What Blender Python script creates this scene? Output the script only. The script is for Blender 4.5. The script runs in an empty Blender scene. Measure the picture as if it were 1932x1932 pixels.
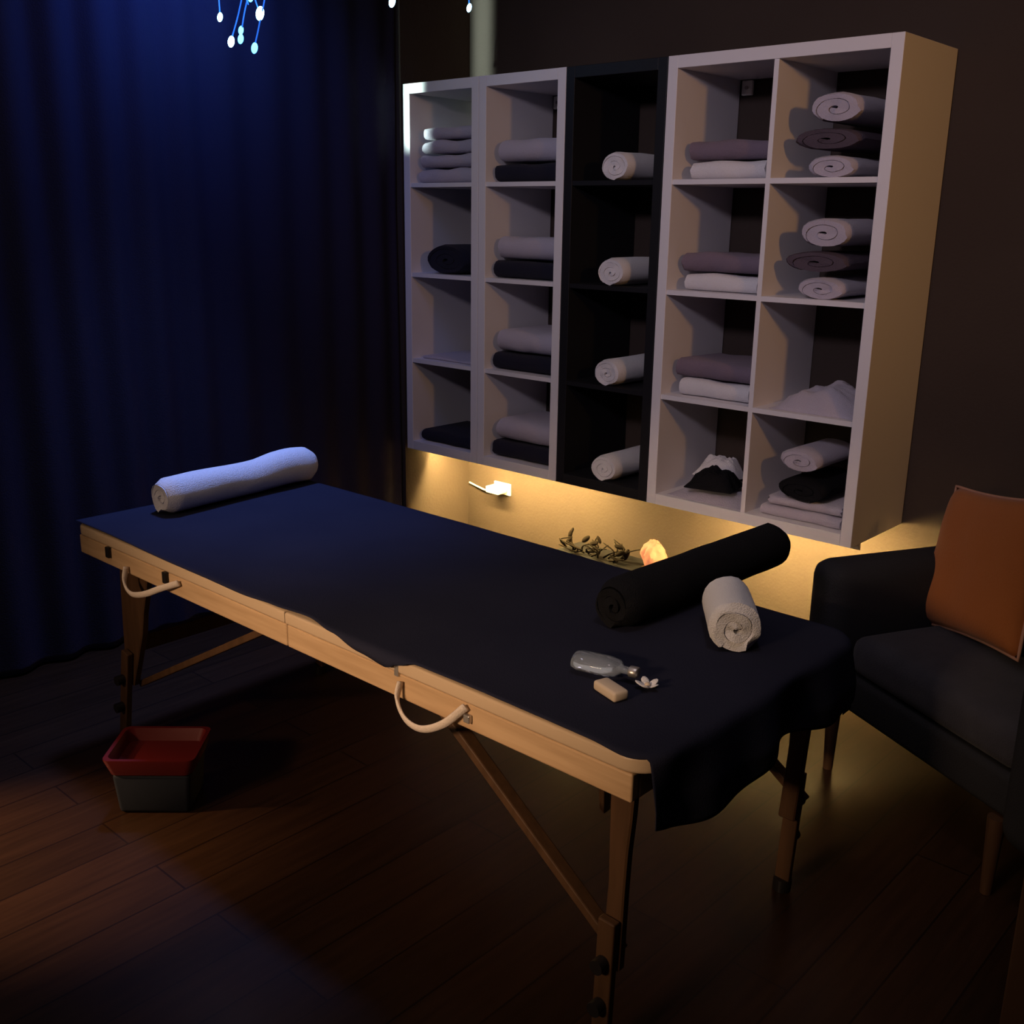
import bpy, bmesh, math, random
from mathutils import Vector, Matrix, noise
random.seed(7)
C = bpy.context.scene.collection
SC = bpy.context.scene
PI = math.pi

# ------------------------------------------------------------------ materials
def mat(name, col, rough=.6, spec=.4, bump=0, bscale=60, col2=None, cscale=8, stretch=None,
        metal=0, emit=None, estr=0, trans=0, sheen=0, ior=1.45):
    m = bpy.data.materials.new(name); m.use_nodes = True
    nt = m.node_tree; n = nt.nodes; l = nt.links
    b = n['Principled BSDF']
    b.inputs['Base Color'].default_value = (*col, 1)
    b.inputs['Roughness'].default_value = rough
    b.inputs['Specular IOR Level'].default_value = spec
    b.inputs['Metallic'].default_value = metal
    b.inputs['IOR'].default_value = ior
    b.inputs['Transmission Weight'].default_value = trans
    if sheen:
        b.inputs['Sheen Weight'].default_value = sheen
        b.inputs['Sheen Roughness'].default_value = .5
    if emit:
        b.inputs['Emission Color'].default_value = (*emit, 1)
        b.inputs['Emission Strength'].default_value = estr
    tc = n.new('ShaderNodeTexCoord'); mp = n.new('ShaderNodeMapping')
    l.new(tc.outputs['Object'], mp.inputs['Vector'])
    if stretch: mp.inputs['Scale'].default_value = stretch
    if col2:
        t = n.new('ShaderNodeTexNoise'); t.inputs['Scale'].default_value = cscale
        t.inputs['Detail'].default_value = 5
        r = n.new('ShaderNodeValToRGB')
        r.color_ramp.elements[0].color = (*col, 1); r.color_ramp.elements[0].position = .35
        r.color_ramp.elements[1].color = (*col2, 1); r.color_ramp.elements[1].position = .68
        l.new(mp.outputs[0], t.inputs['Vector']); l.new(t.outputs['Fac'], r.inputs[0])
        l.new(r.outputs[0], b.inputs['Base Color'])
    if bump:
        t2 = n.new('ShaderNodeTexNoise'); t2.inputs['Scale'].default_value = bscale
        t2.inputs['Detail'].default_value = 3
        bp = n.new('ShaderNodeBump'); bp.inputs['Strength'].default_value = bump
        bp.inputs['Distance'].default_value = .004
        l.new(mp.outputs[0], t2.inputs['Vector']); l.new(t2.outputs['Fac'], bp.inputs['Height'])
        l.new(bp.outputs[0], b.inputs['Normal'])
    return m

M = {}
M['white'] = mat('white_foil', (.78, .76, .78), .45, .4, bump=.05, bscale=30)
M['black'] = mat('black_brown_foil', (.012, .012, .014), .5, .3)
M['wall'] = mat('wall_paint', (.050, .038, .032), .85, .15, bump=.25, bscale=90, col2=(.056, .043, .036), cscale=3)
M['room'] = mat('room_paint', (.05, .045, .05), .9, .1)
M['ceiling'] = mat('ceiling_paint', (.12, .12, .14), .9, .1)
M['curtain'] = mat('dark_curtain_cloth', (.026, .024, .044), 1, .03, bump=.3, bscale=200)
M['wood'] = mat('beech_wood', (.56, .37, .21), .45, .35, bump=.05, bscale=20, col2=(.44, .28, .15), cscale=4, stretch=(1, 14, 14))
M['shaded_legwood'] = mat('shaded_brown_wood', (.085, .042, .020), .5, .3, col2=(.06, .030, .014), cscale=5, stretch=(10, 10, 1))  # shade below the table top is put into this darker brown
M['navy'] = mat('navy_sheet_cotton', (.018, .019, .034), 1, .02, bump=.2, bscale=300, col2=(.022, .023, .040), cscale=3)
M['pad'] = mat('beige_vinyl', (.55, .40, .26), .4, .4, bump=.1, bscale=120)
M['twhite'] = mat('white_terry', (.80, .78, .80), .95, .1, bump=.8, bscale=350, sheen=.2)
M['tmauve'] = mat('grey_mauve_terry', (.22, .17, .22), .95, .1, bump=.8, bscale=350, sheen=.1)
M['tdark'] = mat('dark_mauve_terry', (.10, .078, .10), .95, .1, bump=.8, bscale=350)
M['tpale'] = mat('pale_grey_terry', (.50, .46, .54), .95, .1, bump=.8, bscale=350, sheen=.2)
M['tnavy'] = mat('dark_navy_terry', (.018, .018, .032), .95, .1, bump=.8, bscale=350, sheen=.05)
M['tblack'] = mat('black_terry', (.010, .010, .012), .95, .1, bump=.8, bscale=350)
M['strap'] = mat('cream_webbing', (.62, .52, .44), .7, .2, bump=.4, bscale=250)
M['metal'] = mat('dull_metal', (.5, .47, .45), .35, .5, metal=.8)
M['blackp'] = mat('black_plastic', (.012, .010, .010), .4, .4)
M['whitep'] = mat('white_plastic', (.85, .84, .80), .35, .5)
M['chair'] = mat('charcoal_upholstery', (.048, .046, .058), .9, .2, bump=.5, bscale=300, col2=(.058, .055, .068), cscale=20, sheen=.1)
M['chair2'] = mat('dark_upholstery', (.026, .026, .030), .9, .2, bump=.5, bscale=300)
M['orange'] = mat('orange_cotton', (.42, .135, .035), .85, .2, bump=.4, bscale=250, sheen=.1)
M['pipe'] = mat('pale_piping', (.5, .26, .17), .8, .2)
M['floor'] = None
M['red'] = mat('red_plastic', (.10, .006, .005), .45, .4)
M['greyblue'] = mat('grey_blue_plastic', (.016, .019, .028), .6, .2)
M['glass'] = mat('clear_glass', (.75, .83, .95), .05, .5, trans=.85)
M['cream'] = mat('cream_wax', (.62, .50, .38), .5, .4)
M['salt'] = mat('salt_crystal', (.30, .12, .07), .6, .4, bump=.6, bscale=40, emit=(1, .31, .13), estr=.6, col2=(.34, .15, .09), cscale=18)
M['twig'] = mat('dark_twig', (.010, .007, .005), .9, .1)
M['led_warm'] = mat('warm_led', (1, .8, .5), .5, .2, emit=(1, .68, .23), estr=900)
M['led_blue'] = mat('blue_led', (.3, .6, 1), .5, .2, emit=(.10, .48, 1), estr=5)
M['led_white'] = mat('blue_white_led', (.5, .8, 1), .5, .2, emit=(.30, .66, 1), estr=14)
M['fibre'] = mat('blue_lit_fibre', (.1, .3, .8), .4, .4, emit=(.02, .16, .8), estr=.9)
M['doorwood'] = mat('brown_door_wood', (.14, .07, .032), .5, .3, col2=(.11, .055, .025), cscale=4, stretch=(8, 8, 1))

def floor_mat():
    m = bpy.data.materials.new('dark_floorboards'); m.use_nodes = True
    nt = m.node_tree; n = nt.nodes; l = nt.links; b = n['Principled BSDF']
    tc = n.new('ShaderNodeTexCoord'); mp = n.new('ShaderNodeMapping')
    mp.inputs['Rotation'].default_value = (0, 0, PI/2)
    l.new(tc.outputs['Object'], mp.inputs['Vector'])
    br = n.new('ShaderNodeTexBrick'); br.inputs['Scale'].default_value = 1
    br.inputs['Brick Width'].default_value = 1.3; br.inputs['Row Height'].default_value = .13
    br.inputs['Mortar Size'].default_value = .0025
    br.inputs['Color1'].default_value = (.050, .022, .010, 1); br.inputs['Color2'].default_value = (.036, .016, .007, 1)
    br.inputs['Mortar'].default_value = (.02, .009, .005, 1)
    l.new(mp.outputs[0], br.inputs['Vector'])
    mp2 = n.new('ShaderNodeMapping'); mp2.inputs['Scale'].default_value = (14, 1, 1)
    l.new(tc.outputs['Object'], mp2.inputs['Vector'])
    t = n.new('ShaderNodeTexNoise'); t.inputs['Scale'].default_value = 4; t.inputs['Detail'].default_value = 6
    l.new(mp2.outputs[0], t.inputs['Vector'])
    mx = n.new('ShaderNodeMix'); mx.data_type = 'RGBA'; mx.blend_type = 'MULTIPLY'; mx.inputs[0].default_value = .7
    l.new(br.outputs['Color'], mx.inputs[6]); l.new(t.outputs['Fac'], mx.inputs[7])
    l.new(mx.outputs[2], b.inputs['Base Color'])
    b.inputs['Roughness'].default_value = .30; b.inputs['Specular IOR Level'].default_value = .4
    return m
M['floor'] = floor_mat()

# ------------------------------------------------------------------ helpers
def obj(name, bm, m, parent=None, smooth=False, angle=None):
    me = bpy.data.meshes.new(name)
    bmesh.ops.recalc_face_normals(bm, faces=bm.faces[:])
    bm.to_mesh(me); bm.free()
    if m: me.materials.append(m)
    if smooth:
        for p in me.polygons: p.use_smooth = True
        if angle: me.set_sharp_from_angle(angle=math.radians(angle))
    o = bpy.data.objects.new(name, me); C.objects.link(o)
    if parent: o.parent = parent
    return o
def tag(o, label, cat, group=None, kind=None):
    o['label'] = label
    if cat: o['category'] = cat
    if group: o['group'] = group
    if kind: o['kind'] = kind
    return o
def thing(name, label, cat, loc=(0, 0, 0), rz=0, group=None):
    o = bpy.data.objects.new(name, None); C.objects.link(o)
    o.location = loc; o.rotation_euler = (0, 0, rz); o.empty_display_size = .1
    return tag(o, label, cat, group)
def struct(name, bm, m, label, parent=None, smooth=False):
    o = obj(name, bm, m, parent, smooth)
    if not parent:
        o['kind'] = 'structure'; o['label'] = label; o['category'] = name.split('_')[0]
    return o
def dup(root, loc, rz=None, label=None, group=None):
    r = root.copy(); C.objects.link(r); r.location = loc
    if rz is not None: r.rotation_euler = (0, 0, rz)
    if label: r['label'] = label
    if group: r['group'] = group
    for ch in list(root.children):
        c = ch.copy(); C.objects.link(c); c.parent = r
        for g in list(ch.children):
            d = g.copy(); C.objects.link(d); d.parent = c
    return r
def box(bm, x0, x1, y0, y1, z0, z1, bev=0, seg=2, mtx=None):
    vs = [bm.verts.new((x, y, z)) for z in (z0, z1) for y in (y0, y1) for x in (x0, x1)]
    fs = [bm.faces.new([vs[i] for i in q]) for q in
          ((0, 2, 3, 1), (4, 5, 7, 6), (0, 1, 5, 4), (2, 6, 7, 3), (0, 4, 6, 2), (1, 3, 7, 5))]
    if bev:
        es = list({e for f in fs for e in f.edges})
        r = bmesh.ops.bevel(bm, geom=es, offset=bev, segments=seg, affect='EDGES', profile=.5)
        vs = list({v for v in r['verts']} | {v for v in vs if v.is_valid})
    if mtx is not None:
        for v in vs:
            if v.is_valid: v.co = mtx @ v.co
    return bm
def newbox(*a, **k):
    bm = bmesh.new(); box(bm, *a, **k); return bm
def beam(bm, a, b, w, t, up=(0, 0, 1), bev=.003):
    """rectangular bar from a to b; w across, t along 'up-ish' normal"""
    a = Vector(a); b = Vector(b); d = (b-a); L = d.length; d.normalize()
    s = d.cross(Vector(up)); s.normalize(); u = s.cross(d)
    m = Matrix((( s.x, d.x, u.x, a.x), (s.y, d.y, u.y, a.y), (s.z, d.z, u.z, a.z), (0, 0, 0, 1)))
    return box(bm, -w/2, w/2, 0, L, -t/2, t/2, bev=bev, mtx=m)
def tube(bm, pts, rad, seg=10, flat=1.0, flat_axis=None, closed_ends=True):
    pts = [Vector(p) for p in pts]; n = len(pts)
    rings = []
    prev = None
    for i, p in enumerate(pts):
        d = (pts[min(i+1, n-1)] - pts[max(i-1, 0)]).normalized()
        ref = Vector(flat_axis) if flat_axis else (Vector((0, 0, 1)) if abs(d.z) < .95 else Vector((1, 0, 0)))
        if prev is not None and not flat_axis: ref = prev
        s = (ref - d*ref.dot(d)).normalized(); prev = s
        u = d.cross(s)
        r = rad[i] if isinstance(rad, (list, tuple)) else rad
        rings.append([bm.verts.new(p + s*math.cos(a)*r + u*math.sin(a)*r*flat)
                      for a in [2*PI*k/seg for k in range(seg)]])
    for i in range(n-1):
        for k in range(seg):
            bm.faces.new((rings[i][k], rings[i][(k+1) % seg], rings[i+1][(k+1) % seg], rings[i+1][k]))
    if closed_ends:
        bm.faces.new(rings[0][::-1]); bm.faces.new(rings[-1])
    return bm
def spline(pts, n=8):
    P = [Vector(p) for p in pts]; P = [2*P[0]-P[1]] + P + [2*P[-1]-P[-2]]; out = []
    for i in range(1, len(P)-2):
        for k in range(n):
            t = k/n; a, b, c, d = P[i-1:i+3]
            out.append(.5*((2*b)+(c-a)*t+(2*a-5*b+4*c-d)*t*t+(3*b-a-3*c+d)*t**3))
    out.append(P[-2]); return out
def lathe(bm, prof, seg=24):
    rings = [[bm.verts.new((r*math.cos(2*PI*k/seg), r*math.sin(2*PI*k/seg), z)) for k in range(seg)] for r, z in prof]
    for a, b in zip(rings, rings[1:]):
        for k in range(seg): bm.faces.new((a[k], a[(k+1) % seg], b[(k+1) % seg], b[k]))
    bm.faces.new(rings[0][::-1]); bm.faces.new(rings[-1]); return bm
def wob(p, s, a): return noise.noise(Vector(p)*s)*a

# --- towels
def roll_bm(L, r, turns=3.2, sx=1, sz=1, seed=0, droop=0, core=.18, nl=14, end_soft=.006, bulge=0):
    """rolled towel: real spiral of cloth, axis along Y (front end at y=0, going to +L), resting at z=0"""
    bm = bmesh.new(); N = int(turns*22); pitch = (r-core*r)/turns; th = pitch*.93
    a0 = PI*1.3
    out = []; inn = []
    for i in range(N+1):
        f = i/N; a = a0 - 2*PI*turns*(1-f); rr = core*r + (r-core*r)*f
        tp = th*.72*max(0, (f-.88)/.12)          # free edge thins out against the roll
        out.append((a, rr-tp)); inn.append((a, max(rr-th, .001)))
    loop = out + inn[::-1]
    rings = []
    for j in range(nl+1):
        t = j/nl; y = t*L
        edge = min(t, 1-t)*nl
        ring = []
        for idx, (a, rr) in enumerate(loop):
            k = rr
            if edge < 1: k = rr - (end_soft*(1-edge) if rr > .75*r else 0)
            k *= 1 + bulge*math.sin(t*PI)
            x = math.cos(a)*k; z = math.sin(a)*k
            nn = Vector((math.cos(a)*2.2, math.sin(a)*2.2, t*L*9+seed*7.1))
            k2 = 1+noise.noise(nn)*.05
            yo = (noise.noise(Vector((a*.7, rr*40, seed+j*0)))*.006) if j in (0, nl) else 0
            ring.append(bm.verts.new((x*k2*sx, y+yo, z*k2*sz)))
        rings.append(ring)
    n = len(loop)
    for j in range(nl):
        for i in range(n):
            bm.faces.new((rings[j][i], rings[j][(i+1) % n], rings[j+1][(i+1) % n], rings[j+1][i]))
    for ring in (rings[0], rings[-1]):          # caps as quads between outer and inner spiral
        m = len(out)
        for i in range(m-1):
            bm.faces.new((ring[i], ring[i+1], ring[n-2-i], ring[n-1-i]))
    # core plug so the middle is filled
    zmin = min(v.co.z for v in bm.verts)
    for v in bm.verts: v.co.z -= zmin
    return bm
def fold_bm(w, d, h, layers=2, seed=0, nx=14, wobv=.006):
    """folded towel: serpentine of thick cloth, rounded folds at front (y=0), width w along x, base at z=0"""
    bm = bmesh.new(); t = h/layers
    prof = []
    for i in range(layers):
        zc = t*(i+.5); r = t*.5*.96
        for k in range(7):
            a = -PI/2 + PI*k/6
            prof.append((r - math.cos(a)*r, zc+math.sin(a)*r))
        if i < layers-1: prof.append((r*.8, t*(i+1)))
    back = [(d-z0*.2, z) for z0, z in ((0, h*.98), (0, h*.5), (0, 0))]
    prof = prof + back
    rings = []
    for j in range(nx+1):
        x = -w/2+w*j/nx; ring = []
        e = min(j, nx-j)
        for (y, z) in prof:
            zz = z; yy = y
            nz = noise.noise(Vector((x*7, y*6, seed*3.3)))
            zz = z*(1+nz*.07*(z/h)) + (z/h)*wob((x, y, seed), 9, wobv)
            yy = y + wob((x*2, z*3, seed+5), 6, wobv*1.3)
            xx = x + (wob((y, z*20, seed+9), 8, wobv) if e == 0 else 0)
            if e == 0: zz = zz*.97+h*.015
            ring.append(bm.verts.new((xx, yy, max(zz, 0))))
        rings.append(ring)
    n = len(prof)
    for a, b in zip(rings, rings[1:]):
        for i in range(n): bm.faces.new((a[i], a[(i+1) % n], b[(i+1) % n], b[i]))
    bm.faces.new(rings[0]); bm.faces.new(rings[-1][::-1])
    return bm
def place(name, bm, m, loc, rz, label, cat, group=None, rx=0, ry=0):
    o = obj(name, bm, m, None, True, 50); o.location = loc; o.rotation_euler = (rx, ry, rz)
    return tag(o, label, cat, group)

Z0 = .52        # underside of the wall shelves above the floor
TT = .65        # table top

# ------------------------------------------------------------------ camera
az, el, roll, f = -.7350906, -.2745869, .0147068, 1979.373
fw = Vector((math.sin(az)*math.cos(el), math.cos(az)*math.cos(el), math.sin(el)))
rt = fw.cross(Vector((0, 0, 1))).normalized(); up = rt.cross(fw)
dn = -up
c, s = math.cos(roll), math.sin(roll)
ix = rt*c - dn*s; iy = rt*s + dn*c
cam = bpy.data.cameras.new('camera'); co = bpy.data.objects.new('camera', cam); C.objects.link(co)
cx, cy, cz = -ix*-1, -iy, -fw
co.matrix_world = Matrix(((cx.x, cy.x, cz.x, 2.06626), (cx.y, cy.y, cz.y, -2.99608), (cx.z, cy.z, cz.z, .97216+Z0), (0, 0, 0, 1)))
cam.sensor_width = 36; cam.lens = f/1932*36; cam.clip_start = .05
SC.camera = co

# ------------------------------------------------------------------ room shell
CE = 2.62
struct('floor', newbox(-2.4, 3.6, -4.4, .39, -.05, 0), M['floor'], 'dark brown wooden floor under the massage table')
struct('ceiling', newbox(-2.4, 3.6, -4.4, .39, CE, CE+.05), M['ceiling'], 'dark ceiling above the room')
struct('wall_back', newbox(-2.4, 3.6, .39, .49, 0, CE), M['wall'], 'brown painted wall behind the cube shelves')
struct('wall_right', newbox(3.6, 3.7, -4.4, .49, 0, CE), M['room'], 'dark wall on the right side of the room')
struct('wall_front', newbox(-2.4, 3.6, -4.5, -4.4, 0, CE), M['room'], 'dark wall behind the viewer')
bm = bmesh.new(); box(bm, -2.4, -1.272, .0, .389, 0.0, CE)
struct('wall_left', bm, M['wall'], 'short brown wall return beside the left end of the shelves')
struct('wall_far_left', newbox(-2.5, -2.4, -4.4, .39, 0, CE), M['room'], 'dark wall behind the curtain')
bm = newbox(-1.268, 3.58, .376, .389, 0, .07, bev=.003)
struct('baseboard_back', bm, M['doorwood'], 'low dark skirting board along the back wall')

# curtain: pleated cloth hanging along the left side
def curtain():
    t = thing('curtain', 'dark navy floor-length curtain hanging in pleats on the left behind the table', 'curtain', (-1.296, -.008, 0))
    bm = bmesh.new(); n = 420; L = 3.9; H = 2.52
    rows = [0, .02, .5, 1.0, 1.5, 2.0, 2.48, H]
    grid = []
    for z in rows:
        row = []
        for i in range(n+1):
            y = -L*i/n
            ph = y*2*PI/.16 + 1.2*math.sin(y*5)
            amp = .012*(1 + .3*math.sin(y*3.1)) * (1.1-.25*z/H)
            x = amp*math.sin(ph) + .006*math.sin(z*3+y*9)
            row.append(bm.verts.new((x, y, z+.01)))
        grid.append(row)
    for a, b in zip(grid, grid[1:]):
        for i in range(n): bm.faces.new((a[i], a[i+1], b[i+1], b[i]))
    o = obj('cloth', bm, M['curtain'], t, True)
    md = o.modifiers.new('th', 'SOLIDIFY'); md.thickness = .004
    bm = tube(bmesh.new(), [(0, 0, H+.03), (0, -L-.05, H+.03)], .012)
    obj('rail', bm, M['blackp'], t, True)
curtain()

# brown cabinet whose corner shows at the right edge of the picture
t = thing('side_cabinet', 'brown wooden cabinet cut off by the right edge of the picture', 'cabinet', (1.685, -1.3, 0))
obj('body', newbox(0, .42, .019, .40, .03, .93, bev=.003), M['doorwood'], t)
obj('cabinet_top', newbox(-.006, .426, -.006, .404, .931, .955, bev=.004), M['doorwood'], t)
d_ = obj('cabinet_door', newbox(.002, .418, 0, .018, .04, .925, bev=.003), M['doorwood'], t)
obj('knob', tube(bmesh.new(), [(.37, -.022, .55), (.37, 0, .55)], [.013, .008], 14), M['metal'], d_, True, 40)
obj('plinth', newbox(.01, .41, .03, .39, 0, .0295), M['black'], t)

# ------------------------------------------------------------------ wall shelves
def shelf_unit(x0, ncol, m, label, w):
    t = thing('wall_shelf', label, 'shelf', (x0, 0, Z0), 0, 'cube shelves hung on the back wall')
    B = .038; T = .016; D = .385; H = 1.47; e = .001
    ch = (H-2*B-3*T)/4
    obj('side_panel', newbox(e, B, 0, D, 0, H, bev=.0015), m, t)
    obj('side_panel', newbox(w-B, w-e, 0, D, 0, H, bev=.0015), m, t)
    obj('top_panel', newbox(B, w-B, 0, D, H-B, H, bev=.0015), m, t)
    obj('bottom_panel', newbox(B, w-B, 0, D, 0, B, bev=.0015), m, t)
    if ncol == 2:
        obj('divider', newbox(w/2-T/2, w/2+T/2, .003, D, B, H-B), m, t)
        spans = [(B, w/2-T/2), (w/2+T/2, w-B)]
    else: spans = [(B, w-B)]
    tops = [B]
    for k in range(3):
        z = B+ch*(k+1)+T*k
        for a, b in spans: obj('shelf_board', newbox(a, b, .003, D, z, z+T), m, t)
        tops.append(z+T)
    return t, tops
_, tops = shelf_unit(0, 2, M['white'], 'wide white cube shelf with eight cells, rightmost on the wall', .77)
shelf_unit(-.42, 1, M['black'], 'narrow black shelf holding four rolled towels between the white shelves', .42)
shelf_unit(-.84, 1, M['white'], 'narrow white shelf column directly left of the black shelf', .42)
shelf_unit(-1.26, 1, M['white'], 'narrow white shelf column against the left wall return', .42)
row = lambda k: Z0 + tops[4-k] + .0005          # k = 1 top row ... 4 bottom row
ROWN = {1: 'top', 2: 'second', 3: 'third', 4: 'bottom'}
ORD = {1: 'top', 2: 'second from top', 3: 'third from top', 4: 'bottom'}

# right unit, left column: folded mauve towel on folded white towel (rows 1-3)
xa = .038+.339/2; xb = .77-.038-.339/2
g = 'folded towel pairs in the wide white shelf'
for k in (1, 2, 3):
    place('folded_towel', fold_bm(.27, .27, .056, 1, k), M['twhite'], (xa+.012, .035, row(k)), 0,
          'white folded towel under mauve one, wide shelf left column, %s cell' % ORD[k], 'towel', g)
    place('folded_towel', fold_bm(.295, .28, .060, 1, k+10, wobv=.01), M['tmauve'], (xa, .05, row(k)+.060), 0,
          'grey mauve folded towel on a white one, wide shelf left column, %s cell' % ORD[k], 'towel', g)
# right unit, right column: stacks rolled/folded end-on
g = 'rolled towel stacks in the wide white shelf'
for k in (1, 2):
    place('rolled_towel', roll_bm(.30, .048, 2.2, 2.05, .86, k), M['tpale'], (xb+.012, .03, row(k)), 0,
          'pale towel roll at stack base, wide shelf right column, %s cell' % ORD[k], 'towel', g)
    place('rolled_towel', roll_bm(.31, .054, 2.2, 2.5, .72, k+4), M['tdark'], (xb-.010, .035, row(k)+.080), 0,
          'dark mauve towel roll mid-stack, wide shelf right column, %s cell' % ORD[k], 'towel', g)
    place('rolled_towel', roll_bm(.30, .053, 2.2, 1.95, 1.02, k+8), M['tpale'], (xb+.01, .03, row(k)+.155), 0,
          'pale towel roll topping the stack, wide shelf right column, %s cell' % ORD[k], 'towel', g)
# row 3 right: a loose crumpled cloth
def heap_bm(w, d, h, seed, fx=0, n=34, sharp=6):
    bm = bmesh.new(); g = []
    for j in range(n+1):
        r = []
        for i in range(n+1):
            u = i/n*2-1; v = j/n*2-1
            q = max(0, 1-(abs(u)**3))*max(0, 1-(abs(v)**3))
            hh = h*q*(.62+.38*(u*fx+1)/2) * (1+.42*noise.noise(Vector((u*2.2, v*2.2, seed)))) + q*.014*abs(noise.noise(Vector((u*sharp, v*sharp, seed+3))))
            x = u*w/2*(1+.10*noise.noise(Vector((v*2, u, seed+1)))); y = d/2+v*d/2*(1+.07*noise.noise(Vector((u*2, v, seed+2))))
            r.append(bm.verts.new((x, y, max(hh, 0)+.001)))
        g.append(r)
    for a, b in zip(g, g[1:]):
        for i in range(n): bm.faces.new((a[i], a[i+1], b[i+1], b[i]))
    rim = g[0] + [r[-1] for r in g[1:]] + g[-1][-2::-1] + [r[0] for r in g[-2:0:-1]]
    low = [bm.verts.new((v.co.x*.98, v.co.y, 0)) for v in rim]
    for i in range(len(rim)): bm.faces.new((rim[i], low[i], low[(i+1) % len(rim)], rim[(i+1) % len(rim)]))
    bm.faces.new(low)
    return bm
place('crumpled_towel', heap_bm(.29, .28, .085, 3, .9), M['tpale'], (xb+.015, .03, row(3)), 0,
      'pale crumpled towel alone in the third cell, right column of the wide shelf', 'towel')
# row 4 left: messy cloths
place('crumpled_towel', heap_bm(.30, .27, .030, 8, 0), M['tpale'], (xa+.012, .02, row(4)), 0,
      'pale crumpled cloth spread over the bottom left cell of the wide shelf', 'towel')
place('crumpled_towel', heap_bm(.17, .15, .07, 12, .1, n=24), M['tblack'], (xa+.02, .03, row(4)+.040), .2,
      'black crumpled cloth on the pale heap, bottom left cell of the wide shelf', 'towel')
place('crumpled_towel', heap_bm(.17, .10, .085, 15, .6, n=24), M['twhite'], (xa-.06, .19, row(4)+.042), 0,
      'white crumpled cloth behind the black one, bottom left cell of the wide shelf', 'towel')
# row 4 right
place('folded_towel', fold_bm(.28, .28, .034, 1, 21), M['tpale'], (xb+.01, .03, row(4)), 0,
      'pale flat folded towel lowest in the bottom right cell of the wide shelf', 'towel')
place('folded_towel', fold_bm(.25, .27, .030, 1, 22), M['tpale'], (xb+.02, .04, row(4)+.037), .03,
      'pale folded towel second from the bottom, bottom right cell of the wide shelf', 'towel')
place('rolled_towel', roll_bm(.28, .046, 2.2, 2.3, .95, 30), M['tblack'], (xb+.01, .03, row(4)+.071), 0,
      'black rolled towel squeezed between pale ones, bottom right cell of the wide shelf', 'towel')
place('rolled_towel', roll_bm(.28, .046, 2.2, 1.95, .95, 31), M['tpale'], (xb-.005, .03, row(4)+.165), 0,
      'pale rolled towel on top of the black one, bottom right cell of the wide shelf', 'towel')
# wall brackets
for x, k, lb in ((.072, 1, 'small pale wall bracket at the back of the top left cell of the wide shelf'),
                 (-.77, 1, 'small pale wall bracket at the back of the second white column, top cell')):
    t = thing('wall_bracket', lb, 'bracket', (x, .37, Z0+1.405))
    obj('plate', newbox(-.020, .020, 0, .014, -.024, .024, bev=.003), M['whitep'], t)
    b = tube(bmesh.new(), [(0, -.004, .0), (0, .002, 0)], .006); obj('screw', b, M['metal'], t)
# black unit: four rolled towels
g = 'rolled towels in the black shelf'
for k in (1, 2, 3, 4):
    place('rolled_towel', roll_bm(.32, .06, 3.0, 1.22, .96, 40+k, core=.15), M['twhite'], (-.205, .012, row(k)), 0,
          'white rolled towel in the %s compartment of the black shelf' % ORD[k], 'towel', g)
# white column beside black: pale over navy
g = 'folded towel pairs in the white column beside the black shelf'
for k in (1, 2, 3, 4):
    place('folded_towel', fold_bm(.31, .28, .066, 1, 50+k), M['tnavy'], (-.63, .03, row(k)), 0,
          'dark navy folded towel under pale one, column beside black shelf, %s cell' % ORD[k], 'towel', g)
    place('folded_towel', fold_bm(.285, .28, .085, 1, 60+k), M['tpale'], (-.625, .035, row(k)+.070), 0,
          'pale folded towel on navy one, column beside black shelf, %s cell' % ORD[k], 'towel', g)
# leftmost column
g = 'pale folded towels in the leftmost column'
for j, (h, nm) in enumerate(((.055, 'lowest'), (.05, 'second'), (.05, 'third'), (.045, 'topmost'))):
    place('folded_towel', fold_bm(.30-.008*j, .28, h, 1, 70+j, wobv=.01), M['tpale'], (-1.05+.004*j, .03, row(1)+[0, .058, .111, .164][j]), 0,
          'pale folded towel, %s of the four stacked in the leftmost column, top cell' % nm, 'towel', g)
place('rolled_towel', roll_bm(.30, .07, 3, 2.0, 1, 80), M['tnavy'], (-1.045, .03, row(2)), 0,
      'thick dark navy rolled towel alone in the leftmost column, second cell', 'towel')
place('folded_towel', fold_bm(.30, .28, .012, 1, 82), M['tpale'], (-1.05, .04, row(3)), 0,
      'thin pale folded cloth lying flat in the leftmost column, third cell', 'towel')
place('folded_towel', fold_bm(.30, .28, .05, 1, 83), M['tnavy'], (-1.05, .03, row(4)), 0,
      'dark navy folded towel alone in the leftmost column, bottom cell', 'towel')

# warm light strips under the shelves
def strip(x0, x1, lb):
    t = thing('light_strip', lb, 'light strip', (x0, .15, Z0-.002), 0, 'warm light strips under the shelves')
    obj('channel', newbox(0, x1-x0, -.008, .008, -.010, 0), M['metal'], t)
    obj('light_block_lip', newbox(0, x1-x0, -.0125, -.0085, -.042, 0), M['metal'], t)  # unseen lip, added to block strip light from the room
    obj('diffuser', newbox(.002, x1-x0-.002, -.0075, .0075, -.016, -.0105), M['led_warm'], t)
strip(-1.22, -.43, 'warm glowing light strip under the two narrow white shelves')
strip(.12, .74, 'warm glowing light strip under the wide white shelf')

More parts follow.
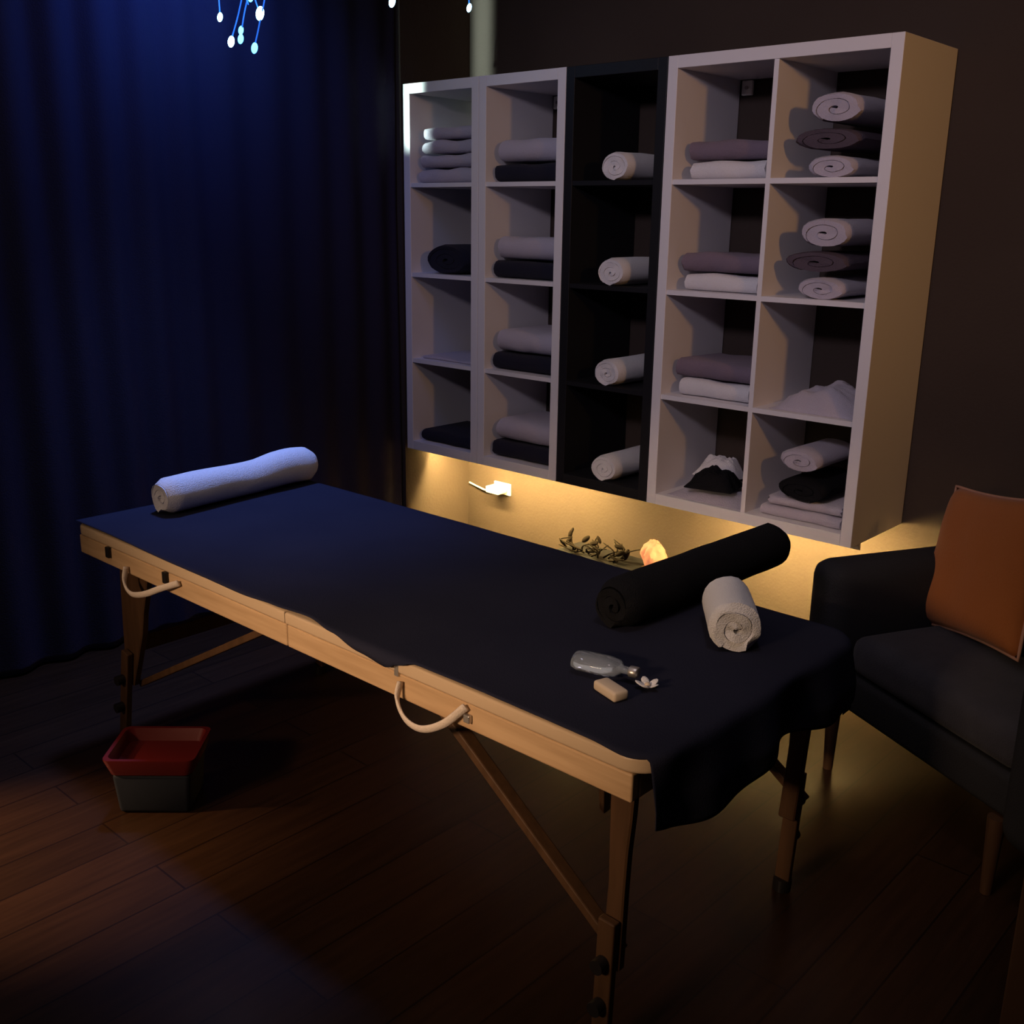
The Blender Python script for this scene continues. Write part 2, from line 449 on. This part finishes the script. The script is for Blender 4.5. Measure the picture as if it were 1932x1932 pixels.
# socket adapter and cable
t = thing('plug_adapter', 'white plug adapter in a wall socket under the narrow white shelves', 'socket', (-1.05, .39, Z0-.215))
obj('socket_plate', newbox(-.05, .05, -.010, 0, -.025, .03, bev=.003), M['whitep'], t)
obj('plug', newbox(-.042, .036, -.075, -.0105, -.012, .02, bev=.006, seg=3), M['whitep'], t, True, 40)
bm = tube(bmesh.new(), spline([(-1.095, .375, Z0-.225), (-1.14, .372, Z0-.235), (-1.19, .375, Z0-.23), (-1.255, .38, Z0-.22)]), .004, 8)
tag(obj('power_cable', bm, M['whitep'], None, True), 'thin pale cable running left from the wall plug adapter', 'cable')
# ------------------------------------------------------------------ bench with salt lamp and twigs behind the table
BZ = .165
t = thing('low_bench', 'low black bench against the wall behind the massage table', 'bench', (-.31, .25, 0))
obj('bench_top', newbox(-.27, .27, -.11, .11, BZ-.025, BZ, bev=.003), M['black'], t)
for sx in (-.24, .24):
    for sy in (-.08, .08):
        obj('leg', newbox(sx-.02, sx+.02, sy-.02, sy+.02, 0, BZ-.0255, bev=.002), M['black'], t)
t = thing('salt_lamp', 'glowing pink orange salt crystal lamp behind the table near the dark bolster', 'lamp', (-.115, .24, BZ))
bm = bmesh.new(); bmesh.ops.create_icosphere(bm, subdivisions=4, radius=1)
for v in bm.verts:
    p = v.co.copy(); k = 1+.25*noise.noise(p*1.5+Vector((3, 1, 2)))+.10*noise.noise(p*5)
    taper = 1-.35*max(0, p.z)
    v.co = Vector((p.x*.05*k*taper, p.y*.045*k*taper, .075+p.z*.065*k))
obj('crystal', bm, M['salt'], t, True, 30)
obj('base', lathe(bmesh.new(), [(.045, 0), (.05, .004), (.048, .02), (.035, .0215)]), M['doorwood'], t, True, 40)
t = thing('twig_arrangement', 'dark dry twig arrangement lying along the wall beside the salt lamp', 'decoration', (-.40, .25, BZ))
rnd = random.Random(4)
for i in range(30):
    a = rnd.uniform(-.12, .12); h = rnd.uniform(.03, .075)
    x0 = rnd.uniform(-.16, .12)
    pts = spline([(x0, a*.3, .009), (x0+rnd.uniform(-.03, .05), a*.5, h*.6), (x0+rnd.uniform(-.06, .10), a*.6, h*1.0)], 5)
    obj('twig', tube(bmesh.new(), pts, [.0045*(1-.6*q/len(pts)) for q in range(len(pts))], 6), M['twig'], t, True)
for i in range(10):
    bm = bmesh.new()
    x0 = rnd.uniform(-.17, .14); z0 = rnd.uniform(.026, .075); r = rnd.uniform(.010, .018)
    m4 = Matrix.Translation((x0, rnd.uniform(-.03, .03), z0)) @ Matrix.Rotation(rnd.uniform(0, 3), 4, 'Y') @ Matrix.Diagonal((1.6, .5, .7, 1))
    bmesh.ops.create_icosphere(bm, subdivisions=2, radius=r, matrix=m4)
    obj('seed_pod', bm, M['twig'], t, True)

# ------------------------------------------------------------------ massage table
X0, X1, YN, YF = -.73, 1.222, -1.725, -.985
XM, XB = .245, .614
tb = thing('massage_table', 'folding wooden massage table with beige padding standing in the middle of the room', 'table', (0, 0, 0))
def pad_bm(x0, x1, rl, rr, z0=TT-.034, z1=TT-.003):
    bm = bmesh.new(); pts = []
    def corner(cx_, cy_, r, a0):
        if r < .01: return [(cx_, cy_)]
        return [(cx_+r*math.cos(a0+PI/2*k/8), cy_+r*math.sin(a0+PI/2*k/8)) for k in range(9)]
    pts += corner(x1-rr, YN+rr, rr, -PI/2) if rr else [(x1, YN)]
    pts += corner(x1-rr, YF-rr, rr, 0) if rr else [(x1, YF)]
    pts += corner(x0+rl, YF-rl, rl, PI/2) if rl else [(x0, YF)]
    pts += corner(x0+rl, YN+rl, rl, PI) if rl else [(x0, YN)]
    f_ = bm.faces.new([bm.verts.new((x, y, z0)) for x, y in pts])
    r = bmesh.ops.extrude_face_region(bm, geom=[f_])
    for v in [q for q in r['geom'] if isinstance(q, bmesh.types.BMVert)]: v.co.z = z1
    hor = [e for e in bm.edges if abs(e.verts[0].co.z-e.verts[1].co.z) < 1e-6]
    bmesh.ops.bevel(bm, geom=hor, offset=.007, segments=3, affect='EDGES', profile=.5)
    return bm
obj('padding', pad_bm(X0, XM-.001, .03, 0), M['pad'], tb, True, 50)
obj('padding', pad_bm(XM+.001, XB-.003, 0, 0), M['pad'], tb, True, 50)
obj('padding', pad_bm(XB+.003, X1, 0, .06), M['pad'], tb, True, 50)
ZR0, ZR1 = TT-.088, TT-.0345
def rail(x0, x1):
    fr = None
    for (a, b, c_, d) in ((x0, x1, YN+.004, YN+.026), (x0, x1, YF-.026, YF-.004)):
        obj('side_rail', newbox(a, b, c_, d, ZR0, ZR1, bev=.004, seg=3), M['wood'], tb)
    for xx in (x0, x1-.022):
        obj('end_rail', newbox(xx, xx+.022, YN+.0265, YF-.0265, ZR0, ZR1, bev=.003), M['wood'], tb)
rail(X0+.004, XM-.001); rail(XM+.001, X1-.035)
# deck boards under the padding
for a, b in ((X0+.03, XM-.025), (XM+.025, X1-.06)):
    obj('deck_board', newbox(a, b, YN+.03, YF-.03, ZR1-.009, ZR1-.0005), M['wood'], tb)
# notch hinge plate
obj('hinge', newbox(XB-.006, XB+.006, YN-.001, YN+.010, TT-.040, TT-.006, bev=.001), M['metal'], tb)
# legs: shaped wide upper plate + sliding lower piece
def leg(xt, xb_, y, side, flip, t_=.072):
    """wood leg, outline shaped in the XZ plane"""
    th = .02
    zt = ZR0+.012; zk = .20
    prof = [(-t_*.62, zt), (t_*.62, zt), (t_*.60, zt-.06), (t_*.50, zt-.13), (t_*.48, zt-.2), (.020, zk), (-.020, zk), (-t_*.40, zt-.2), (-t_*.52, zt-.10)]
    def X(z): return xb_ + (xt-xb_)*z/zt
    bm = bmesh.new()
    f_ = bm.faces.new([bm.verts.new((X(z)+x, y, z)) for x, z in prof])
    r = bmesh.ops.extrude_face_region(bm, geom=[f_])
    for v in [q for q in r['geom'] if isinstance(q, bmesh.types.BMVert)]: v.co.y = y+th
    bmesh.ops.bevel(bm, geom=bm.edges[:], offset=.003, segments=1, affect='EDGES')
    L = obj('leg', bm, M['shaded_legwood'], tb)
    y2 = y-.0165*side - (0 if side > 0 else -.0045)
    bm = bmesh.new()
    beam(bm, (X(.02)+.0*flip, y+th/2-.021*side, .02), (X(.31), y+th/2-.021*side, .31), .036, .018, up=(0, 1, 0))
    obj('leg_extension', bm, M['shaded_legwood'], L)
    bm = tube(bmesh.new(), [(X(.0), y+th/2-.021*side, 0.001), (X(.03), y+th/2-.021*side, .032)], .021, 14)
    obj('rubber_foot', bm, M['blackp'], L, True, 40)
    for zz in (.135, .225):
        bm = tube(bmesh.new(), [(X(zz), y+th/2-.031*side, zz), (X(zz), y+th/2-.052*side, zz)], .014, 12)
        obj('knob', bm, M['blackp'], L, True, 40)
    return L
yn = YN+.030; yf = YF-.050
leg(1.150, 1.135, yn, 1, 1, .040); leg(1.150, 1.125, yf, -1, 1, .044)
leg(-.485, -.60, yn, 1, -1, .120); leg(-.485, -.60, yf, -1, -1, .120)
# cross stretchers between the legs of an end
for x, z in ((-.545, .30),):
    obj('stretcher', newbox(x-.012, x+.012, yn+.021, yf-.001, z, z+.045, bev=.003), M['shaded_legwood'], tb)
# diagonal braces from the middle down to the legs
for y in (yn-.010, yf+.030):
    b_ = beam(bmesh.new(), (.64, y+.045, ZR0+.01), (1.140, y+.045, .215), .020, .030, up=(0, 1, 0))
    obj('brace', b_, M['shaded_legwood'], tb)
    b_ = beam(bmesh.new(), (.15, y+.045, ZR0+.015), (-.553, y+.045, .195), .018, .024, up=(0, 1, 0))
    obj('brace', b_, M['shaded_legwood'], tb)
# folding wing panel under the head half (thin board hanging under the deck)
b_ = beam(bmesh.new(), (1.07, yn+.06, ZR0-.02), (.86, yn+.35, .25), .018, .02, up=(0, 1, 0))
obj('brace', b_, M['shaded_legwood'], tb)
# handles and latches
def yk(p): return [(x, YN-.0045, z+Z0) for x, z in p]
def handle(p, r=.009):
    P = spline(yk(p), 8)
    n = len(P); P = [Vector((q.x, q.y-.020*math.sin(PI*i/(n-1)), q.z)) for i, q in enumerate(P)]
    obj('carry_handle', tube(bmesh.new(), P, r, 8, flat=.45, flat_axis=(0, .3, -1)), M['strap'], tb, True)
handle([(.630, .085), (.634, .050), (.665, .022), (.712, .018), (.765, .045), (.812, .092)])
handle([(-.452, .066), (-.445, .024), (-.400, .008), (-.330, .025), (-.255, .058), (-.19, .085)])
for x, z in ((-.553, .083), (-.259, .083)):
    obj('latch', newbox(x-.009, x+.009, YN-.006, YN+.0035, Z0+z-.016, Z0+z+.014, bev=.002), M['blackp'], tb)
obj('latch', newbox(.806, .822, YN-.006, YN+.0035, Z0+.060, Z0+.076, bev=.002), M['metal'], tb)

# sheet over the table
def sheet():
    bm = bmesh.new(); nx, ny = 170, 96
    OR, OF = .215, .17       # overhang right end, far side
    r = .012
    def bend(e):             # horizontal, vertical offset for arc length e past the edge
        if e <= 0: return e, 0
        if e < r*PI/2: return r*math.sin(e/r), r*(1-math.cos(e/r))
        return r, r+(e-r*PI/2)
    def hem(x):
        pts = [(-.8, .002), (-.6, .0), (-.2, .008), (.1, .010), (.22, .004), (.32, -.006), (.42, .010), (.52, .026), (.60, .034), (.63, .020), (.68, .004), (.9, .003), (1.1, .006), (1.2, .012), (1.5, .0)]
        for (a, b), (c_, d) in zip(pts, pts[1:]):
            if a <= x <= c_:
                t_ = (x-a)/(c_-a); t_ = t_*t_*(3-2*t_); return b+(d-b)*t_
        return 0
    g = []
    for i in range(nx+1):
        x = X0+.001 + (X1+OR-X0)*i/nx
        col = []
        ex = x-(X1+.001)
        for j in range(ny+1):
            t_ = j/ny
            yn_ = YN - hem(x)
            y = yn_ + (YF+OF-yn_)*t_
            ey = y-(YF+.003); en = (YN-.001)-y
            e1 = ex
            if ex > 0:       # hanging end: wavy hem
                fr = ex/OR
                yy = (y-YN)/(YF-YN)
                ln = .126+.03*math.sin(yy*PI*1.15)+.022*math.sin(yy*8.2+.3)
                ln = ln - .05*max(0, 1-abs(yy-.52)/.12)*0
                e1 = fr*ln
            hx, dz1 = bend(e1); hy, dz2 = bend(ey); hn, dz3 = bend(en)
            px = (X1+.001+hx) if e1 > 0 else x
            py = (YF+.003+hy) if ey > 0 else ((YN-.001-hn) if en > 0 else y)
            if e1 > 0 and ey > 0:      # corner: cloth folds round the corner
                a = min(dz1, dz2); px -= a*.02; py -= a*.02
                dz = max(dz1, dz2)+.35*a
            elif e1 > 0 and en > 0: dz = max(dz1, dz3)
            else: dz = dz1+dz2+dz3
            top = max(0, 1-max(dz, 0)/.02)
            wr = noise.noise(Vector((x*2.2, y*3.0, 1.5)))*.0022+noise.noise(Vector((x*7, y*7, 4)))*.0010
            pz = TT+.0045+wr*top - dz
            if e1 > .01:
                k = min(1, e1/.1)
                px += k*(.014*math.sin(y*17+1)+.010*math.sin(y*31))+.012*k
            if ey > .01:
                k = min(1, ey/.1); py += k*(.012*math.sin(x*15)+.008*math.sin(x*33+1))+.010*k
            # round table corners
            cxn = X1-.06
            if x > cxn:
                for yc, sg in ((YN+.06, -1), (YF-.06, 1)):
                    dx = px-cxn; dy = (py-yc)*sg
                    if dx > 0 and dy > 0:
                        dd = math.hypot(dx, dy); lim = max(dx, dy)
                        if dd > lim: px = cxn+dx*lim/dd; py = yc+sg*dy*lim/dd
            col.append(bm.verts.new((px, py, pz)))
        g.append(col)
    for a, b in zip(g, g[1:]):
        for j in range(ny): bm.faces.new((a[j], b[j], b[j+1], a[j+1]))
    o = obj('table_sheet', bm, M['navy'], None, True)
    md = o.modifiers.new('th', 'SOLIDIFY'); md.thickness = .0016; md.offset = 1
    return tag(o, 'dark navy sheet covering the massage table and hanging over its right end', 'sheet')
sheet()
TS = TT+.0065

# bolsters and rolls on the table
def bolster(name, p1, p2, r, turns, m, label, z, seed, squash=1, core=.15, bulge=0, cat='towel', dip=None):
    a = Vector(p1); b = Vector(p2); d = b-a; L = d.length
    bm = roll_bm(L, r, turns, 1, squash, seed, core=core, nl=24, end_soft=.014, bulge=bulge)
    if dip:
        for v in bm.verts:
            t_ = v.co.y/L; v.co.z *= 1+dip(t_)
    o = obj(name, bm, m, None, True, 60)
    o.location = (a.x, a.y, z); o.rotation_euler = (0, 0, math.atan2(d.y, d.x)-PI/2)
    return tag(o, label, cat)
bolster('rolled_towel', (-.608, -1.53), (-.662, -.965), .063, 3.2, M['twhite'],
        'long white rolled towel lying across the left end of the massage table', TS, 5,
        dip=lambda t_: .10*math.exp(-((t_-.80)/.16)**2)-.05*math.exp(-((t_-.55)/.16)**2))
bolster('rolled_towel', (1.090, -1.245), (.985, -1.105), .064, 2.6, M['twhite'],
        'short white rolled towel with spiral end, on the sheet before the dark bolster', TS, 9, core=.2)
bolster('bolster_pillow', (.840, -1.32), (.868, -.675), .066, 3, M['tblack'],
        'long black bolster lying across the table and jutting past its far edge', TS, 13, cat='bolster')

# small things on the sheet
t = thing('glass_bottle', 'small clear glass bottle lying on the dark sheet near the right end', 'bottle', (.962, -1.515, TS), .25)
bm = bmesh.new()
lathe(bm, [(.001, 0), (.024, .001), (.029, .012), (.029, .070), (.024, .088), (.011, .098), (.0105, .112)], 24)
for v in bm.verts: v.co = Vector((v.co.z-.055, v.co.y, v.co.x*.62+.019))
obj('body', bm, M['glass'], t, True, 50)
bm = lathe(bmesh.new(), [(.012, .1125), (.013, .114), (.013, .128), (.011, .130)], 20)
for v in bm.verts: v.co = Vector((v.co.z-.055, v.co.y, v.co.x*.8+.019))
obj('cap', bm, M['metal'], t, True, 50)
tag(place('soap_bar', newbox(-.034, .034, -.017, .017, 0, .020, bev=.006, seg=3), M['cream'], (1.030, -1.575, TS), -.30,
      'small cream block lying on the sheet in front of the glass bottle', 'soap'), 'small cream block lying on the sheet in front of the glass bottle', 'soap')
t = thing('flower', 'tiny white flower on the dark sheet beside the cream block', 'flower', (1.062, -1.505, TS))
for k in range(5):
    a = 2*PI*k/5
    bm = bmesh.new(); bmesh.ops.create_uvsphere(bm, u_segments=10, v_segments=6, radius=1,
        matrix=Matrix.Rotation(a, 4, 'Z') @ Matrix.Translation((.013, 0, .008)) @ Matrix.Rotation(-.5, 4, 'Y') @ Matrix.Diagonal((.012, .008, .002, 1)))
    obj('petal', bm, M['twhite'], t, True)
bm = bmesh.new(); bmesh.ops.create_uvsphere(bm, u_segments=10, v_segments=6, radius=.006, matrix=Matrix.Translation((0, 0, .006)))
obj('centre', bm, M['cream'], t, True)

# ------------------------------------------------------------------ armchair
th = math.radians(28)
ch = thing('armchair', 'charcoal upholstered armchair in the right corner beside the table end', 'armchair', (.96, -.45, 0), -th)
# local: +x along the seat front to the right, +y to the back; origin at inner front-left seat corner on the floor
W, D, SZ = .60, .50, .42
def soft(x0, x1, y0, y1, z0, z1, bev, seg=5):
    bm = newbox(x0, x1, y0, y1, z0, z1, bev=bev, seg=seg); return bm
obj('seat_base', soft(-.002, W+.002, .03, D, .20, .31, .02), M['chair2'], ch, True, 40)
bm = bmesh.new(); n = 20; top = []
sc = soft(.003, W-.003, .03, D-.01, .312, SZ, .035, 5)
bmesh.ops.subdivide_edges(sc, edges=[e for e in sc.edges if e.calc_length() > .2], cuts=8, use_grid_fill=True)
for v in sc.verts:
    if v.co.z > SZ-.01:
        u = (v.co.x/W)*2-1; w_ = (v.co.y/D)*2-1
        v.co.z += .018*(1-u*u)*(1-w_*w_)
obj('seat_cushion', sc, M['chair'], ch, True, 50)
def arm(x0, x1):
    bm = soft(x0, x1, -.02, D+.10, .17, .605, .05, 6)
    for v in bm.verts:
        if v.co.z > .4: v.co.z += .00*v.co.y
    return bm
obj('armrest', arm(-.145, -.004), M['chair2'], ch, True, 50)
obj('armrest', arm(W+.004, W+.145), M['chair2'], ch, True, 50)
bm = soft(.003, W-.003, D-.004, D+.14, .20, .90, .055, 6)
for v in bm.verts:
    if v.co.z > .43: v.co.y += (v.co.z-.43)*.22
obj('backrest', bm, M['chair2'], ch, True, 50)
for x, y in ((-.03, .03), (W-.03, .03), (-.08, D+.04), (W+.08, D+.04)):
    bm = tube(bmesh.new(), [(x, y, 0.001), (x, y, .172 if y > .2 else .198)], [.013, .021], 12)
    obj('leg', bm, M['shaded_legwood'], ch, True, 40)
# loose cushions
def cushion_bm(w, h, t_, n=22):
    bm = bmesh.new(); sides = []
    for sgn in (1, -1):
        g = []
        for j in range(n+1):
            r_ = []
            for i in range(n+1):
                u = i/n*2-1; v = j/n*2-1
                pin = 1-.07*(1-abs(u)**2)*abs(v)**2; pin2 = 1-.07*(1-abs(v)**2)*abs(u)**2
                th_ = t_/2*((1-u**4)*(1-v**4))**.55*(1+.10*noise.noise(Vector((u*2, v*2, sgn*3))))
                r_.append(bm.verts.new((u*w/2*pin2, -sgn*th_, h/2+v*h/2*pin)))
            g.append(r_)
        for a, b in zip(g, g[1:]):
            for i in range(n): bm.faces.new((a[i], a[i+1], b[i+1], b[i]))
        sides.append(g)
    bmesh.ops.remove_doubles(bm, verts=bm.verts[:], dist=1e-5)
    return bm
def cushion(name, w, h, t_, m, loc, rx, rz, ry, label, pip=None):
    t = thing(name, label, 'cushion', loc); t.rotation_euler = (rx, ry, rz)
    obj('cover', cushion_bm(w, h, t_), m, t, True)
    if pip:
        P = []
        for q in range(81):
            s_ = q/80*4; k = int(s_) % 4; f_ = s_-int(s_)
            e = f_*2-1
            u, v = ((e, -1), (1, e), (-e, 1), (-1, -e))[k] if q < 80 else (-1, -1)
            pin = 1-.07*(1-u*u)*v*v; pin2 = 1-.07*(1-v*v)*u*u
            P.append((u*w/2*pin2, 0, h/2+v*h/2*pin))
        obj('piping', tube(bmesh.new(), P, .0045, 8), pip, t, True)
    return t
Rz = Matrix.Rotation(-th, 4, 'Z')
def chl(x, y, z): v = Rz @ Vector((x, y, 0)); return (.96+v.x, -.45+v.y, z)
cushion('cushion', .46, .40, .12, M['orange'], chl(.150, .28, SZ+.012), -.26, -th-.20, -.17,
        'orange square cushion with pale piping leaning in the armchair', M['pipe'])

# ------------------------------------------------------------------ storage box
t = thing('storage_box', 'low grey-blue plastic box with open red tray top under the left of the table', 'box', (-.255, -1.785, 0), math.radians(43.5))
bm = bmesh.new()
w2, d2, h2 = .100, .078, .115
vs = []
for z, k in ((0, .90), (h2, 1)):
    vs.append([bm.verts.new((sx*w2*k, sy*d2*k, z)) for sx, sy in ((-1, -1), (1, -1), (1, 1), (-1, 1))])
for i in range(4): bm.faces.new((vs[0][i], vs[0][(i+1) % 4], vs[1][(i+1) % 4], vs[1][i]))
bm.faces.new(vs[0][::-1]); bm.faces.new(vs[1])
bmesh.ops.bevel(bm, geom=bm.edges[:], offset=.012, segments=3, affect='EDGES', profile=.5)
obj('body', bm, M['greyblue'], t, True, 40)
bm = bmesh.new()
lo, hi, inn, fl = [], [], [], []
def rr(w_, d_, z, rad=.02, n=5):
    out = []
    for sx, sy, a0 in ((1, 1, 0), (-1, 1, PI/2), (-1, -1, PI), (1, -1, 1.5*PI)):
        for k in range(n): a = a0+PI/2*k/(n-1); out.append(bm.verts.new((sx*(w_-rad)+rad*math.cos(a), sy*(d_-rad)+rad*math.sin(a), z)))
    return out
loops = [rr(w2+.004, d2+.004, h2+.001), rr(w2+.016, d2+.016, h2+.042), rr(w2+.016, d2+.016, h2+.048), rr(w2+.006, d2+.006, h2+.048), rr(w2-.004, d2-.004, h2+.016)]
for a, b in zip(loops, loops[1:]):
    for i in range(len(a)): bm.faces.new((a[i], a[(i+1) % len(a)], b[(i+1) % len(a)], b[i]))
bm.faces.new(loops[0][::-1]); bm.faces.new(loops[-1])
obj('tray_lid', bm, M['red'], t, True, 35)

# ------------------------------------------------------------------ blue branch lights hanging at the ceiling
def hang(name, label, group, origin, strands, tips):
    t = thing(name, label, 'string lights', origin, 0, group)
    for st in strands:
        P = spline([Vector(p)-Vector(origin) for p in st], 6)
        obj('wire', tube(bmesh.new(), P, .0022, 6), M['fibre'], t, True)
    for (p, r, mm) in tips:
        bm = bmesh.new(); q = Vector(p)-Vector(origin)
        bmesh.ops.create_uvsphere(bm, u_segments=12, v_segments=8, radius=r, matrix=Matrix.Translation(q) @ Matrix.Rotation(.35, 4, 'Y') @ Matrix.Diagonal((1, 1, 1.7, 1)))
        obj('bulb', bm, M[mm], t, True)
    return t
Zc = CE-.002
Y = -.9
def L(x, z, y=Y): return (x, y, z+Z0)
stA = [[(-.99, Y, Zc), L(-1.02, 1.80), L(-1.125, 1.68), L(-1.136, 1.584)],
       [(-.98, Y, Zc), L(-.96, 1.75), L(-1.02, 1.60), L(-1.078, 1.508)],
       [(-.97, Y+.01, Zc), L(-.93, 1.80), L(-.96, 1.66), L(-1.00, 1.575), L(-1.025, 1.512)],
       [(-.96, Y, Zc), L(-.90, 1.80), L(-.88, 1.64), L(-.92, 1.54), L(-.953, 1.475)],
       [(-.95, Y-.01, Zc), L(-.98, 1.78), L(-.965, 1.68), L(-.925, 1.585), L(-.905, 1.565)],
       [(-.94, Y+.01, Zc), L(-.99, 1.82), L(-1.0, 1.66), L(-.975, 1.60)]]
tipsA = [(L(-1.136, 1.580), .0085, 'led_white'), (L(-1.080, 1.502), .0105, 'led_white'), (L(-1.022, 1.530), .008, 'led_blue'),
         (L(-1.026, 1.505), .009, 'led_blue'), (L(-.953, 1.472), .010, 'led_blue'), (L(-.915, 1.568), .0125, 'led_white'),
         (L(-.960, 1.62), .009, 'led_blue'), (L(-.945, 1.650), .012, 'led_white'), (L(-.990, 1.64), .007, 'led_blue'),
         (L(-.88, 1.655), .008, 'led_blue'), (L(-1.00, 1.72), .012, 'led_white'), (L(-.93, 1.74), .012, 'led_white'),
         (L(-1.05, 1.76), .012, 'led_white'), (L(-.95, 1.83), .012, 'led_white'), (L(-1.02, 1.86), .012, 'led_white')]
g = 'blue lights hanging from the ceiling'
hang('string_lights', 'dense tangle of blue glowing string lights hanging above the left of the table', g, (-.97, Y, Zc), stA, tipsA)
hang('string_lights', 'single blue light strand hanging just left of the shelf corner', g, (-.75, -.5, Zc),
     [[(-.75, -.5, Zc), (-.755, -.5, 1.75+Z0), (-.75, -.5, 1.645+Z0)]], [((-.75, -.5, 1.640+Z0), .0105, 'led_white')])
hang('string_lights', 'single blue light strand hanging above the leftmost white shelf', g, (-.60, -.3, Zc),
     [[(-.60, -.3, Zc), (-.60, -.3, 1.75+Z0), (-.595, -.3, 1.64+Z0)]], [((-.595, -.3, 1.633+Z0), .008, 'led_white')])


# ------------------------------------------------------------------ lights
def area(name, loc, target, size, power, col, sy=None, spread=None):
    l = bpy.data.lights.new(name, 'AREA'); l.energy = power; l.color = col; l.size = size
    if sy: l.shape = 'RECTANGLE'; l.size_y = sy
    if spread: l.spread = spread
    o = bpy.data.objects.new(name, l); C.objects.link(o); o.location = loc
    o.rotation_euler = (Vector(target)-Vector(loc)).to_track_quat('-Z', 'Y').to_euler(); return o
def spot(name, loc, target, power, col, ang, blend=.3, size=.03):
    l = bpy.data.lights.new(name, 'SPOT'); l.energy = power; l.color = col; l.spot_size = ang; l.spot_blend = blend; l.shadow_soft_size = size
    o = bpy.data.objects.new(name, l); C.objects.link(o); o.location = loc
    o.rotation_euler = (Vector(target)-Vector(loc)).to_track_quat('-Z', 'Y').to_euler(); return o
spot('ceiling_spot', (1.0, -3.3, 2.5), (.35, 0, 1.65), 98, (.95, .80, 1), math.radians(56), 1, .15)
spot('warm_wall_spot', (3.3, -1.5, 2.3), (.77, .2, 1.75), 60, (1, .47, .11), math.radians(54), 1, .10)
spot('table_fill', (1.25, -1.6, 2.5), (1.0, -1.15, .7), 11, (1, .86, 1), math.radians(50), 1, .10)  # added fill from above for the white roll at the right end
area('rail_fill', (.50, -4.3, 1.62), (.42, -1.73, .56), 1.5, 3.1, (1, .67, .42), sy=.10, spread=math.radians(27))  # added warm fill shaped to the table rail, no real source behind it
spot('blue_spot', (-.85, -1.2, 2.5), (-.66, -1.22, .7), 150, (.22, .36, 1), math.radians(62), 1, .10)
area('blue_glow', (-.9, -1.0, 2.45), (-1.35, -1.0, 2.0), .5, 4.2, (.05, .17, 1), spread=math.radians(120))
area('ambient_fill', (.4, -2.2, 2.55), (.4, -2.2, 0), 3.0, 8, (1, .82, .72))  # added ambient fill, lifts the darkest shadows
area('door_gap', (-1.205, -3.85, 2.22), (-1.20, 0, 2.2), .10, .95, (.75, 1, .90), sy=.9, spread=math.radians(1.2))
spot('hall_light', (-1.15, -3.3, 1.2), (-.30, -2.25, 0), 300, (1, .62, .32), math.radians(28), 1, .05)

w = bpy.data.worlds.new('world'); SC.world = w; w.use_nodes = True
w.node_tree.nodes['Background'].inputs[0].default_value = (.05, .05, .08, 1)
w.node_tree.nodes['Background'].inputs[1].default_value = .02
SC.view_settings.view_transform = 'Standard'; SC.view_settings.look = 'None'
SC.view_settings.exposure = 0; SC.view_settings.gamma = 1; SC.view_settings.use_curve_mapping = False
